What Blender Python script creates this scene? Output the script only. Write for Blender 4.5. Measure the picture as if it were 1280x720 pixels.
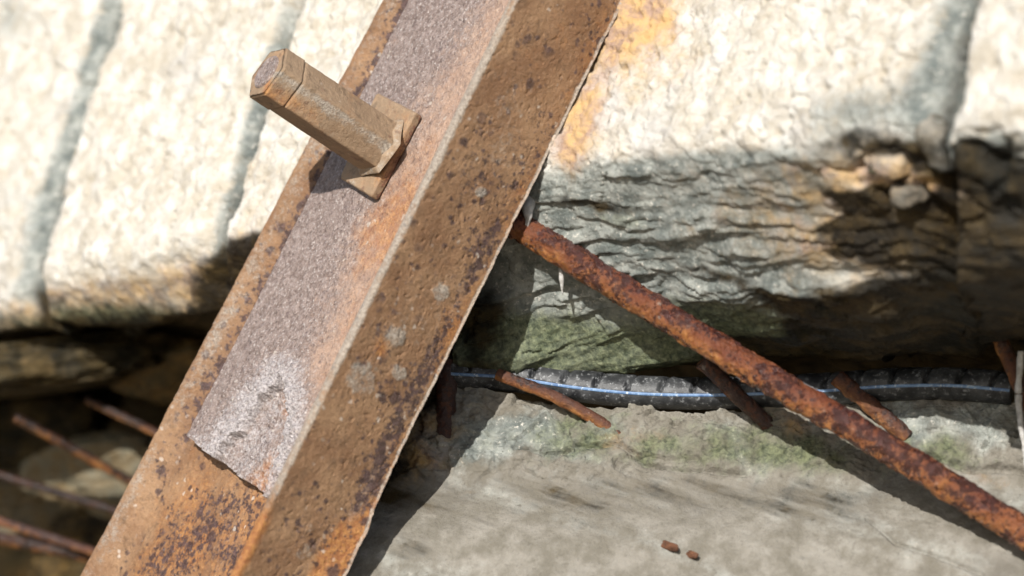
import bpy, bmesh, math, random
import numpy as np
from mathutils import Vector, Matrix

for o in list(bpy.data.objects):
    bpy.data.objects.remove(o, do_unlink=True)
sc = bpy.context.scene
COL = sc.collection

# ------------------------------------------------------------------ camera, sky, sun, exposure
D = 2.0                       # metres from the lens to the bolted beam
S0 = 0.55 / 1280              # metres per photo pixel at that distance
CAM = np.array([0.0, -D, 0.0])
cd = bpy.data.cameras.new('camera')
cam = bpy.data.objects.new('camera', cd)
COL.objects.link(cam)
cam.location = CAM
cam.rotation_euler = (math.pi / 2, 0, 0)
cd.sensor_width = 36
cd.lens = 36 * D / 0.55
cd.clip_start, cd.clip_end = 0.05, 200
cd.dof.use_dof = True
cd.dof.focus_distance = 1.985
cd.dof.aperture_fstop = 5.0
sc.camera = cam

SUN = np.array([-0.26, -0.81, 0.50])          # towards the sun
SUN = SUN / np.linalg.norm(SUN)
world = bpy.data.worlds.new('World')
sc.world = world
world.use_nodes = True
wn = world.node_tree
bg = wn.nodes['Background']
sky = wn.nodes.new('ShaderNodeTexSky')
sky.sky_type = 'NISHITA'
sky.sun_disc = False
sky.sun_elevation = math.asin(SUN[2])
sky.sun_rotation = math.atan2(SUN[0], SUN[1])
wn.links.new(sky.outputs[0], bg.inputs[0])
bg.inputs[1].default_value = 0.095
sd = bpy.data.lights.new('sun', 'SUN')
sd.energy = 4.6
sd.angle = math.radians(0.5)
sd.color = (1.0, 0.965, 0.91)
sun = bpy.data.objects.new('sun', sd)
COL.objects.link(sun)
sun.rotation_euler = Vector(SUN).to_track_quat('Z', 'Y').to_euler()
sun.location = Vector(SUN) * 5
sc.view_settings.view_transform = 'Standard'
sc.view_settings.look = 'None'
sc.view_settings.gamma = 1
sc.view_settings.exposure = 0.53
sc.view_settings.use_curve_mapping = False
sc.cycles.use_denoising = True
sc.cycles.denoising_prefilter = 'ACCURATE'

# ------------------------------------------------------------------ noise
rng = np.random.RandomState(7)
_perm = rng.permutation(256).astype(np.int32)
PERM = np.concatenate([_perm, _perm, _perm])
G = rng.normal(size=(256, 3)).astype(np.float32)
G /= np.linalg.norm(G, axis=1, keepdims=True)

def perlin(p):
    p = np.asarray(p, np.float32)
    i = np.floor(p).astype(np.int32)
    f = p - i
    i &= 255
    u = f * f * f * (f * (f * 6 - 15) + 10)
    out = 0
    for dx in (0, 1):
        wx = u[..., 0] if dx else 1 - u[..., 0]
        px = PERM[(i[..., 0] + dx) & 255]
        for dy in (0, 1):
            wy = u[..., 1] if dy else 1 - u[..., 1]
            py = PERM[(px + i[..., 1] + dy) & 255]
            for dz in (0, 1):
                wz = u[..., 2] if dz else 1 - u[..., 2]
                g = G[PERM[(py + i[..., 2] + dz) & 255]]
                d = g[..., 0] * (f[..., 0] - dx) + g[..., 1] * (f[..., 1] - dy) + g[..., 2] * (f[..., 2] - dz)
                out = out + wx * wy * wz * d
    return out * 1.5

RT = np.array([[0.36, 0.48, -0.8], [-0.8, 0.6, 0.0], [0.48, 0.64, 0.6]])

def fbm(p, size, octv=4, seed=0.0, gain=0.5, ridged=False):
    q = np.asarray(p) / size + seed * 7.31 + 31.7
    a, s, out = 1.0, 0.0, 0
    for k in range(octv):
        v = perlin(q)
        if ridged:
            v = 1 - 2 * np.abs(v)
        out = out + a * v
        s += a
        a *= gain
        q = (q @ RT.T) * 2.03 + 5.1
    return out / s

def worley(p, size, seed=0):
    q = np.asarray(p, np.float32) / size + seed * 3.7 + 50
    i = np.floor(q).astype(np.int32)
    best = np.full(q.shape[:-1], 9.0, np.float32)
    sec = best.copy()
    cid = np.zeros(q.shape[:-1], np.float32)
    for dx in (-1, 0, 1):
        for dy in (-1, 0, 1):
            for dz in (-1, 0, 1):
                c = i + np.array([dx, dy, dz], np.int32)
                h = PERM[(PERM[(PERM[c[..., 0] & 255] + c[..., 1]) & 255] + c[..., 2]) & 255]
                j = 0.5 + 0.42 * G[h]
                d = np.linalg.norm(c + j - q, axis=-1)
                m = d < best
                sec = np.where(m, best, np.minimum(sec, d))
                cid = np.where(m, h / 255.0, cid)
                best = np.where(m, d, best)
    return best, sec, cid

def sstep(a, b, x):
    t = np.clip((x - a) / (b - a), 0, 1)
    return t * t * (3 - 2 * t)

def nrm(v):
    v = np.asarray(v, float)
    return v / np.linalg.norm(v, axis=-1, keepdims=True)

# ------------------------------------------------------------------ surveying: photo direction -> point on a plane
def ray(u, v):
    return np.array([(u - 640) * S0, D, (360 - v) * S0])

def hit(u, v, O, n):
    r = ray(u, v)
    t = np.dot(np.asarray(O) - CAM, n) / np.dot(r, n)
    return CAM + r * t

def at(u, v, y):
    r = ray(u, v)
    return CAM + r * ((y + D) / D)

def proj(P):
    P = np.asarray(P, float)
    k = D / (P[..., 1] + D) / S0
    return 640 + P[..., 0] * k, 360 - P[..., 2] * k

# beam frame: A along the beam (up), N out of the wall, W across to the right
A = nrm([0.449, 0.06, 0.888])
phi = math.radians(29.5)
N = np.array([-0.787 * math.cos(phi), -0.616, 0.787 * math.sin(phi)])
N = nrm(N - A * np.dot(N, A))
W = np.cross(A, N)
if W[0] < 0:
    W = -W
O_LEG = at(430, 360, 0.0)               # front face of the beam's flat leg
T_LEG = 0.006
O_WALL = O_LEG - N * (T_LEG + 0.004)    # mean face of the masonry
# wall axes
E = nrm(hit(1170, 150, O_WALL, N) - hit(270, 310, O_WALL, N))
J = np.cross(E, N)
if J[2] < 0:
    J = -J
U = nrm(-0.85 * J + 0.52 * N)           # the undercut faces down and out
print('A', A, 'N', N, 'W', W, 'E', E, 'J', J, 'U', U)

# ------------------------------------------------------------------ mesh helpers
def new_mesh(name, V, F, mask=None, smooth=True):
    V = np.asarray(V, np.float32).reshape(-1, 3)
    me = bpy.data.meshes.new(name)
    F = np.asarray(F, np.int32)
    k = F.shape[1]
    me.vertices.add(len(V))
    me.vertices.foreach_set('co', V.ravel())
    me.loops.add(F.size)
    me.loops.foreach_set('vertex_index', F.ravel())
    me.polygons.add(len(F))
    me.polygons.foreach_set('loop_start', np.arange(0, F.size, k, dtype=np.int32))
    me.polygons.foreach_set('use_smooth', np.full(len(F), smooth))
    me.update(calc_edges=True)
    if mask is not None:
        at_ = me.attributes.new('mask', 'FLOAT_COLOR', 'POINT')
        at_.data.foreach_set('color', np.clip(np.asarray(mask, np.float32).reshape(-1, 4), 0, 1).ravel())
    return me

def grid_faces(nr, nc, wrap_c=False, flip=False):
    r = np.arange(nr - 1)[:, None]
    c = np.arange(nc if wrap_c else nc - 1)[None, :]
    c2 = (c + 1) % nc
    a, b, d, e = r * nc + c, r * nc + c2, (r + 1) * nc + c2, (r + 1) * nc + c
    F = np.stack([a + 0 * c, b + 0 * c, d + 0 * c, e + 0 * c], -1).reshape(-1, 4)
    return F[:, ::-1] if flip else F

def grid_normals(P, toward):
    gu = np.gradient(P, axis=0)
    gv = np.gradient(P, axis=1)
    n = nrm(np.cross(gu, gv) + 1e-12)
    s = np.sign((n * toward).sum(-1, keepdims=True).mean())
    return n * (s if s != 0 else 1)

def link(name, me, mat, loc, parent=None):
    """mesh is given in world space; its origin is moved to loc (or to its parent's base)"""
    o = bpy.data.objects.new(name, me)
    COL.objects.link(o)
    base = Vector(parent['_base']) if parent is not None else Vector(loc)
    me.transform(Matrix.Translation(-base))
    me.update()
    if parent is not None:
        o.parent = parent
        o['_base'] = list(base)
    else:
        o.location = base
        o['_base'] = list(base)
    if mat is not None:
        me.materials.append(mat)
    return o

def tag(o, label=None, cat=None, group=None, kind=None):
    for k, v in (('label', label), ('category', cat), ('group', group), ('kind', kind)):
        if v:
            o[k] = v
    return o

def empty(name, loc):
    o = bpy.data.objects.new(name, None)
    COL.objects.link(o)
    o.location = loc
    o.empty_display_size = 0.02
    o['_base'] = list(loc)
    return o

def polyline(pts, t):
    """points of a polyline at fractions t of its length"""
    pts = np.asarray(pts, float)
    d = np.concatenate([[0], np.cumsum(np.linalg.norm(np.diff(pts, axis=0), axis=1))])
    d /= d[-1]
    return np.stack([np.interp(t, d, pts[:, k]) for k in range(pts.shape[1])], -1)

def smooth_poly(pts, n):
    """Catmull-Rom through pts"""
    p = np.asarray(pts, float)
    p = np.vstack([2 * p[0] - p[1], p, 2 * p[-1] - p[-2]])
    m = len(p) - 3
    t = np.linspace(0, m - 1e-6, n)
    i = t.astype(int)
    f = (t - i)[:, None]
    a, b, c, d = p[i], p[i + 1], p[i + 2], p[i + 3]
    return 0.5 * (2 * b + (c - a) * f + (2 * a - 5 * b + 4 * c - d) * f ** 2 + (3 * b - a - 3 * c + d) * f ** 3)

# ------------------------------------------------------------------ materials
class NT:
    def __init__(s, name):
        s.m = bpy.data.materials.new(name)
        s.m.use_nodes = True
        s.t = s.m.node_tree
        s.b = s.t.nodes['Principled BSDF']
        s.tc = s.t.nodes.new('ShaderNodeTexCoord').outputs['Object']
        at_ = s.t.nodes.new('ShaderNodeAttribute')
        at_.attribute_name = 'mask'
        sp = s.t.nodes.new('ShaderNodeSeparateColor')
        s.t.links.new(at_.outputs['Color'], sp.inputs[0])
        s.R, s.G, s.B = sp.outputs[0], sp.outputs[1], sp.outputs[2]
        s.A = at_.outputs['Alpha']

    def set(s, sock, v):
        if isinstance(v, bpy.types.NodeSocket):
            s.t.links.new(v, sock)
        elif isinstance(v, (tuple, list)) and len(v) == 3 and sock.type == 'RGBA':
            sock.default_value = (*v, 1)
        else:
            sock.default_value = v

    def noise(s, size, detail=5, rough=0.6, dist=0.0, stretch=None, lac=2.0):
        n = s.t.nodes.new('ShaderNodeTexNoise')
        co = s.tc
        if stretch is not None:
            co = s.stretched(stretch)
        s.t.links.new(co, n.inputs['Vector'])
        n.inputs['Scale'].default_value = 1.0 / size
        n.inputs['Detail'].default_value = detail
        n.inputs['Roughness'].default_value = rough
        n.inputs['Distortion'].default_value = dist
        n.inputs['Lacunarity'].default_value = lac
        return n.outputs['Fac']

    def stretched(s, frame_scale):
        (axes, sc_) = frame_scale
        M = Matrix([list(map(float, a)) for a in axes]).to_euler()
        mp = s.t.nodes.new('ShaderNodeMapping')
        mp.vector_type = 'POINT'
        mp.inputs['Rotation'].default_value = M
        mp2 = s.t.nodes.new('ShaderNodeMapping')
        mp2.inputs['Scale'].default_value = sc_
        s.t.links.new(s.tc, mp.inputs[0])
        s.t.links.new(mp.outputs[0], mp2.inputs[0])
        return mp2.outputs[0]

    def voro(s, size, feature='F1', rand=1.0, out='Distance', dims='3D'):
        n = s.t.nodes.new('ShaderNodeTexVoronoi')
        n.feature = feature
        s.t.links.new(s.tc, n.inputs['Vector'])
        n.inputs['Scale'].default_value = 1.0 / size
        n.inputs['Randomness'].default_value = rand
        return n.outputs[out]

    def warped(s, size, amt):
        n = s.t.nodes.new('ShaderNodeTexNoise')
        s.t.links.new(s.tc, n.inputs['Vector'])
        n.inputs['Scale'].default_value = 1.0 / size
        n.inputs['Detail'].default_value = 3
        v = s.t.nodes.new('ShaderNodeVectorMath')
        v.operation = 'MULTIPLY_ADD'
        s.t.links.new(n.outputs['Color'], v.inputs[0])
        v.inputs[1].default_value = (amt, amt, amt)
        s.t.links.new(s.tc, v.inputs[2])
        return v.outputs[0]

    def spots(s, size, density, rmax=0.45):
        """irregular separate specks: a fraction of the cells holds one, each of its own size"""
        n = s.t.nodes.new('ShaderNodeTexVoronoi')
        s.t.links.new(s.warped(size * 0.6, size * 0.8), n.inputs['Vector'])
        n.inputs['Scale'].default_value = 1.0 / size
        sp = s.t.nodes.new('ShaderNodeSeparateColor')
        s.t.links.new(n.outputs['Color'], sp.inputs[0])
        on = s.math('LESS_THAN', sp.outputs[0], density)
        rad = s.math('MULTIPLY', s.math('ADD', sp.outputs[1], 0.25), rmax)
        f = s.ramp(n.outputs['Distance'], s.math('MULTIPLY', rad, 0.55), rad, 1.0, 0.0)
        return s.math('MULTIPLY', f, on)

    def ramp(s, x, lo, hi, a=0.0, b=1.0):
        n = s.t.nodes.new('ShaderNodeMapRange')
        n.interpolation_type = 'SMOOTHSTEP'
        s.set(n.inputs['Value'], x)
        for k, v in zip(('From Min', 'From Max', 'To Min', 'To Max'), (lo, hi, a, b)):
            s.set(n.inputs[k], v)
        return n.outputs[0]

    def math(s, op, a, b=0.0, clamp=False):
        n = s.t.nodes.new('ShaderNodeMath')
        n.operation = op
        n.use_clamp = clamp
        s.set(n.inputs[0], a)
        s.set(n.inputs[1], b)
        return n.outputs[0]

    def mix(s, f, a, b, mode='MIX'):
        n = s.t.nodes.new('ShaderNodeMix')
        n.data_type = 'RGBA'
        n.blend_type = mode
        s.set(n.inputs['Factor'], f)
        s.set(n.inputs['A'] if False else n.inputs[6], a)
        s.set(n.inputs[7], b)
        return n.outputs[2]

    def bump(s, h, dist, strength=1.0, normal=None):
        n = s.t.nodes.new('ShaderNodeBump')
        n.inputs['Distance'].default_value = dist
        s.set(n.inputs['Strength'], strength)
        s.t.links.new(h, n.inputs['Height'])
        if normal is not None:
            s.t.links.new(normal, n.inputs['Normal'])
        return n.outputs[0]

    def done(s, color, rough, normal=None, spec=0.5, metal=0.0):
        s.set(s.b.inputs['Base Color'], color)
        s.set(s.b.inputs['Roughness'], rough)
        s.set(s.b.inputs['Specular IOR Level'], spec)
        s.set(s.b.inputs['Metallic'], metal)
        if normal is not None:
            s.t.links.new(normal, s.b.inputs['Normal'])
        return s.m

def edgy(m, mask, noise, k=0.9, w=0.12):
    """breaks a soft painted mask up with noise so that its edge is ragged"""
    x = m.math('ADD', mask, m.math('MULTIPLY', m.math('SUBTRACT', noise, 0.5), k))
    return m.ramp(x, 0.5 - w, 0.5 + w)

def stone_material(name, c_lo, c_hi, c_grey, rough=0.9, lump=0.45):
    """mask: R ochre / rust stain, G green algae, B black wet slime and some painted shade, A slate-grey skin"""
    m = NT(name)
    big = m.noise(0.06, 5, 0.6)
    mid = m.noise(0.014, 6, 0.65)
    fin = m.noise(0.0032, 5, 0.7)
    col = m.mix(m.ramp(mid, 0.35, 0.68), c_lo, c_hi)
    col = m.mix(m.ramp(big, 0.52, 0.72, 0, 0.65), col, c_grey)
    col = m.mix(m.ramp(fin, 0.30, 0.46, 0.40, 0), col, tuple(x * 0.6 for x in c_lo))
    # grey skin
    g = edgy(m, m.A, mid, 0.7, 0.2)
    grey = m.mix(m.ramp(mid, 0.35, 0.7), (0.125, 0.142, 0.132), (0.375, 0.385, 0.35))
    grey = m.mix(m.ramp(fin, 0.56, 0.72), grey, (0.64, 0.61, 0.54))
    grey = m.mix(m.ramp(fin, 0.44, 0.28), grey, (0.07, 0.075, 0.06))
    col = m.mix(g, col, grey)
    # rust and ochre run-off
    r = edgy(m, m.R, m.noise(0.022, 6, 0.7, 0.6), 1.0, 0.28)
    och = m.mix(m.ramp(mid, 0.42, 0.62), (0.56, 0.32, 0.085), (0.27, 0.115, 0.045))
    col = m.mix(m.math('MULTIPLY', r, 0.7), col, och)
    # algae
    a = edgy(m, m.G, mid, 1.0, 0.25)
    alg = m.mix(m.ramp(fin, 0.35, 0.65), (0.030, 0.042, 0.017), (0.15, 0.17, 0.085))
    col = m.mix(m.math('MULTIPLY', a, 0.85), col, alg)
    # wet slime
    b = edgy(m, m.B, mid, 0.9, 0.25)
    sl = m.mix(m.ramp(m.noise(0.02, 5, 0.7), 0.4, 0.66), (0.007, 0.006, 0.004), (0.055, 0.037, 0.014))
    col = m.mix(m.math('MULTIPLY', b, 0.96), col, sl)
    pit = m.math('MULTIPLY', m.spots(0.006, 0.4), m.ramp(m.noise(0.03, 3), 0.4, 0.6))
    nr = m.bump(pit, 0.0012, -0.6)
    nr = m.bump(fin, 0.0020, 0.9, nr)
    nr = m.bump(m.noise(0.009, 7, 0.75), 0.0045, lump, nr)
    rr = m.ramp(m.math('MAXIMUM', b, m.math('MAXIMUM', m.math('MULTIPLY', a, 0.45), m.math('MULTIPLY', g, 0.55))), 0, 1, rough, 0.34)
    return m.done(col, rr, nr, m.ramp(b, 0, 1, 0.3, 0.10))

M_LIME = stone_material('pale_limestone', (0.46, 0.41, 0.33), (0.64, 0.615, 0.56), (0.42, 0.405, 0.385))
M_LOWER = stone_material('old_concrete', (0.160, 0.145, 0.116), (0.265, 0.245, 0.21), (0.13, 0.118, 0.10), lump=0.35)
M_CAVE = stone_material('damp_dark_rock', (0.17, 0.125, 0.066), (0.33, 0.265, 0.165), (0.11, 0.085, 0.052))

def rust_material(name, base, light, dark, rough=0.75, speck=1.0, fine=0.0011, bumpd=0.0007, pits=1.0, pale_hi=(0.46, 0.41, 0.345)):
    """mask: R orange bloom, G dark crust, B pale deposit, A mauve-grey scale"""
    m = NT(name)
    big = m.noise(0.03, 6, 0.7)
    mid = m.noise(0.0075, 6, 0.72)
    fin = m.noise(fine, 4, 0.7)
    fin2 = m.noise(fine * 2.7, 5, 0.75)
    col = m.mix(m.ramp(big, 0.35, 0.66), base, light)
    col = m.mix(m.ramp(mid, 0.50, 0.70, 0, 0.75), col, tuple(np.array(base) * 0.55))
    col = m.mix(m.ramp(fin2, 0.52, 0.72, 0, 0.45), col, tuple(np.minimum(np.array(light) * 1.45, 0.8)))
    # mauve mill scale, grainy
    p = edgy(m, m.A, m.noise(0.005, 6, 0.8), 1.3, 0.3)
    pur = m.mix(m.ramp(fin2, 0.32, 0.68), (0.150, 0.108, 0.092), (0.335, 0.270, 0.245))
    pur = m.mix(m.ramp(fin, 0.54, 0.70, 0, 0.85), pur, (0.63, 0.585, 0.56))
    pur = m.mix(m.ramp(fin, 0.46, 0.32, 0, 0.8), pur, (0.055, 0.035, 0.033))
    col = m.mix(m.math('MULTIPLY', p, 0.9), col, pur)
    # orange bloom
    o = edgy(m, m.R, m.noise(0.009, 7, 0.8), 1.2, 0.32)
    ora = m.mix(m.ramp(fin2, 0.35, 0.65), (0.27, 0.085, 0.020), (0.50, 0.225, 0.055))
    col = m.mix(m.math('MULTIPLY', o, 0.72), col, ora)
    # dark crust in clusters, and separate pits
    sp = m.math('ADD', m.noise(0.0042, 7, 0.72), m.math('MULTIPLY', m.math('SUBTRACT', m.G, 0.5), 0.30))
    d = m.ramp(sp, 0.56, 0.66)
    pt = m.math('MAXIMUM', m.spots(0.0085, 0.40), m.spots(0.0040, 0.40))
    pt = m.math('MULTIPLY', pt, m.ramp(m.math('ADD', m.noise(0.02, 4, 0.6), m.math('MULTIPLY', m.G, 0.25)), 0.44, 0.66, 0.0, 0.95 * pits))
    d = m.math('MAXIMUM', d, pt)
    dk = m.mix(m.ramp(fin2, 0.4, 0.62), dark, tuple(np.array(dark) * 2.4 + 0.012))
    col = m.mix(m.math('MULTIPLY', d, 0.88), col, dk)
    # pale deposit
    b = edgy(m, m.B, m.noise(0.0036, 7, 0.8), 1.5, 0.22)
    pale = m.mix(m.ramp(fin, 0.35, 0.65), tuple(np.array(pale_hi) * 0.44), pale_hi)
    col = m.mix(m.math('MULTIPLY', b, 0.78), col, pale)
    # pale flecks and fine pits everywhere
    fl = m.math('MULTIPLY', m.spots(0.0046, 0.24, 0.30), m.ramp(big, 0.42, 0.6, 0.15, 1.0))
    col = m.mix(m.math('MULTIPLY', fl, 0.65 * speck), col, (0.56, 0.49, 0.42))
    col = m.mix(m.ramp(fin, 0.64, 0.74, 0, 0.6 * speck), col, (0.56, 0.47, 0.39))
    col = m.mix(m.ramp(fin, 0.40, 0.27, 0, 0.75 * speck), col, tuple(np.array(dark) * 0.8))
    nr = m.bump(fin2, bumpd * 2.4, 0.9)
    nr = m.bump(fin, bumpd, 0.9, nr)
    nr = m.bump(d, 0.0006, -0.5, nr)
    rr = m.ramp(m.math('MAXIMUM', d, m.math('MULTIPLY', p, 0.6)), 0, 1, rough, rough * 0.62)
    return m.done(col, rr, nr, 0.45)

M_RUST = rust_material('brown_rusted_steel', (0.200, 0.104, 0.050), (0.315, 0.188, 0.100), (0.028, 0.014, 0.015), 0.58)
M_PLATE = rust_material('scaled_rusted_steel', (0.38, 0.245, 0.175), (0.49, 0.335, 0.245), (0.05, 0.028, 0.028), 0.6, 1.0, 0.0015, 0.0012, 0.5, (0.62, 0.575, 0.575))
M_NUT = rust_material('smooth_brown_rust', (0.225, 0.152, 0.092), (0.30, 0.208, 0.130), (0.075, 0.030, 0.018), 0.7, 0.35, 0.0012, 0.0004, 0.5)
M_REBAR = rust_material('flaking_red_rust', (0.135, 0.036, 0.017), (0.235, 0.080, 0.030), (0.022, 0.006, 0.006), 0.34, 0.6, 0.0016, 0.0014)
M_ROD = rust_material('dull_brown_rust', (0.075, 0.027, 0.015), (0.135, 0.054, 0.027), (0.016, 0.007, 0.006), 0.6, 0.4, 0.0016, 0.0008)

M_HROD = rust_material('shaded_dark_rust', (0.032, 0.012, 0.007), (0.062, 0.023, 0.012), (0.008, 0.004, 0.003), 0.5, 0.3, 0.002, 0.0008)  # dull brown rust darkened to stand in for shade in the hollow

def simple_material(name, c0, c1, size, rough, bumpd, spec=0.4, c2=None):
    m = NT(name)
    a = m.noise(size, 6, 0.7)
    f = m.noise(size * 0.25, 5, 0.7)
    col = m.mix(m.ramp(a, 0.35, 0.65), c0, c1)
    if c2:
        col = m.mix(m.ramp(f, 0.56, 0.64), col, c2)
    return m.done(col, rough, m.bump(f, bumpd, 0.8), spec)

M_HOSE = simple_material('black_rubber', (0.014, 0.015, 0.017), (0.055, 0.057, 0.060), 0.010, 0.42, 0.0005, 0.4, (0.17, 0.175, 0.18))
M_STRIPE = simple_material('blue_plastic', (0.05, 0.11, 0.24), (0.16, 0.27, 0.44), 0.008, 0.4, 0.0002, 0.5, (0.42, 0.47, 0.52))
M_LIMESCALE = simple_material('limescale', (0.30, 0.285, 0.26), (0.50, 0.49, 0.47), 0.004, 0.6, 0.0008, 0.5, (0.25, 0.24, 0.22))
M_GROUND = simple_material('pale_gravel', (0.16, 0.13, 0.10), (0.25, 0.21, 0.16), 0.05, 0.95, 0.01, 0.3)
M_CHIP = simple_material('brown_bark', (0.06, 0.028, 0.016), (0.14, 0.06, 0.03), 0.004, 0.8, 0.0006, 0.3)

# ------------------------------------------------------------------ unseen ground below the frame, added to bounce light upwards
me = new_mesh('ground', [(-30, -30, -1.3), (30, -30, -1.3), (30, 30, -1.3), (-30, 30, -1.3)], [(0, 1, 2, 3)])
tag(link('ground', me, M_GROUND, (0, 0, -1.3)), kind='structure')

# ------------------------------------------------------------------ the masonry
WALL_BASE = hit(640, 225, O_WALL, N)
wall = empty('stone_wall', WALL_BASE)
tag(wall, 'sunlit pale limestone wall with a jagged slate-like undercut along its foot', 'wall')

def w3(u, v, off=0.0):
    return hit(u, v, O_WALL + N * off, N)

def front_relief(P, seed):
    h = 0.0045 * fbm(P, 0.11, 3, seed)
    h += 0.0038 * fbm(P, 0.028, 4, seed + 1)
    r = fbm(P, 0.012, 4, seed + 2, 0.6, True)
    h += 0.0028 * r
    pit = fbm(P, 0.007, 3, seed + 3, 0.6)
    h -= 0.0034 * sstep(0.14, 0.45, pit)
    Pw_ = P + 0.004 * np.stack([fbm(P, 0.012, 3, seed + 40 + k) for k in range(3)], -1)
    _, _, c1 = worley(Pw_, 0.013, seed)
    d1, d2, c2 = worley(Pw_ * 1.3, 0.006, seed + 2)
    gate = sstep(-0.25, 0.3, fbm(P, 0.05, 3, seed + 50))
    ck = np.abs(fbm(P, 0.09, 4, seed + 51))
    _, _, c0 = worley(Pw_ * np.array([1.0, 1.0, 0.7]) + 0.01 * np.stack([fbm(P, 0.04, 3, seed + 60 + k) for k in range(3)], -1), 0.036, seed + 5)
    return h + 0.0036 * (c0 - 0.5) + gate * (0.0024 * (c1 - 0.5) + 0.0009 * (c2 - 0.5)) - 0.0028 * sstep(0.010, 0.0, ck)

def strata_relief(P, seed, period=0.0105, slope=0.10, amp=0.0046):
    """broken sheets of slate: each sheet swells towards its lower lip and drops off sharply"""
    al = (P - WALL_BASE) @ E
    dn = (P - WALL_BASE) @ nrm(np.cross(U, E)) * np.sign(np.dot(np.cross(U, E), [0, 0, -1]))
    Q = np.stack([al * 0.55, dn, 0 * al], -1)
    wob = 0.011 * fbm(Q, 0.045, 3, seed) + 0.0042 * fbm(Q, 0.013, 3, seed + 4, 0.6)
    _, _, cj = worley(np.stack([al * 0.6, dn, 0 * al], -1) + 0.003 * fbm(Q, 0.01, 3, seed + 6)[..., None], 0.017, seed)
    wob = wob + 0.0055 * (cj - 0.5)
    h = 0.0012 * (cj - 0.5)
    for k, (pp, aa, sl) in enumerate(((period * 1.9, 1.0, slope), (period, 0.62, slope * 1.3), (period * 0.47, 0.28, slope * 0.6))):
        s = (dn + wob * (1 + 0.15 * k) - sl * al + k * 0.37) / pp
        cell = np.floor(s)
        f = s - cell
        rnd = 0.35 + 0.65 * np.abs(np.sin(cell * 12.9 + k * 4.1))
        gate = sstep(-0.25, 0.2, fbm(np.stack([al, cell * 0.21, 0 * al + k], -1), 0.05, 2, seed + 9 + k))
        prof = np.where(f < 0.86, f / 0.86, 1 - sstep(0.86, 1.0, f))
        h = h + amp * aa * rnd * gate * prof
    return h

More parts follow.
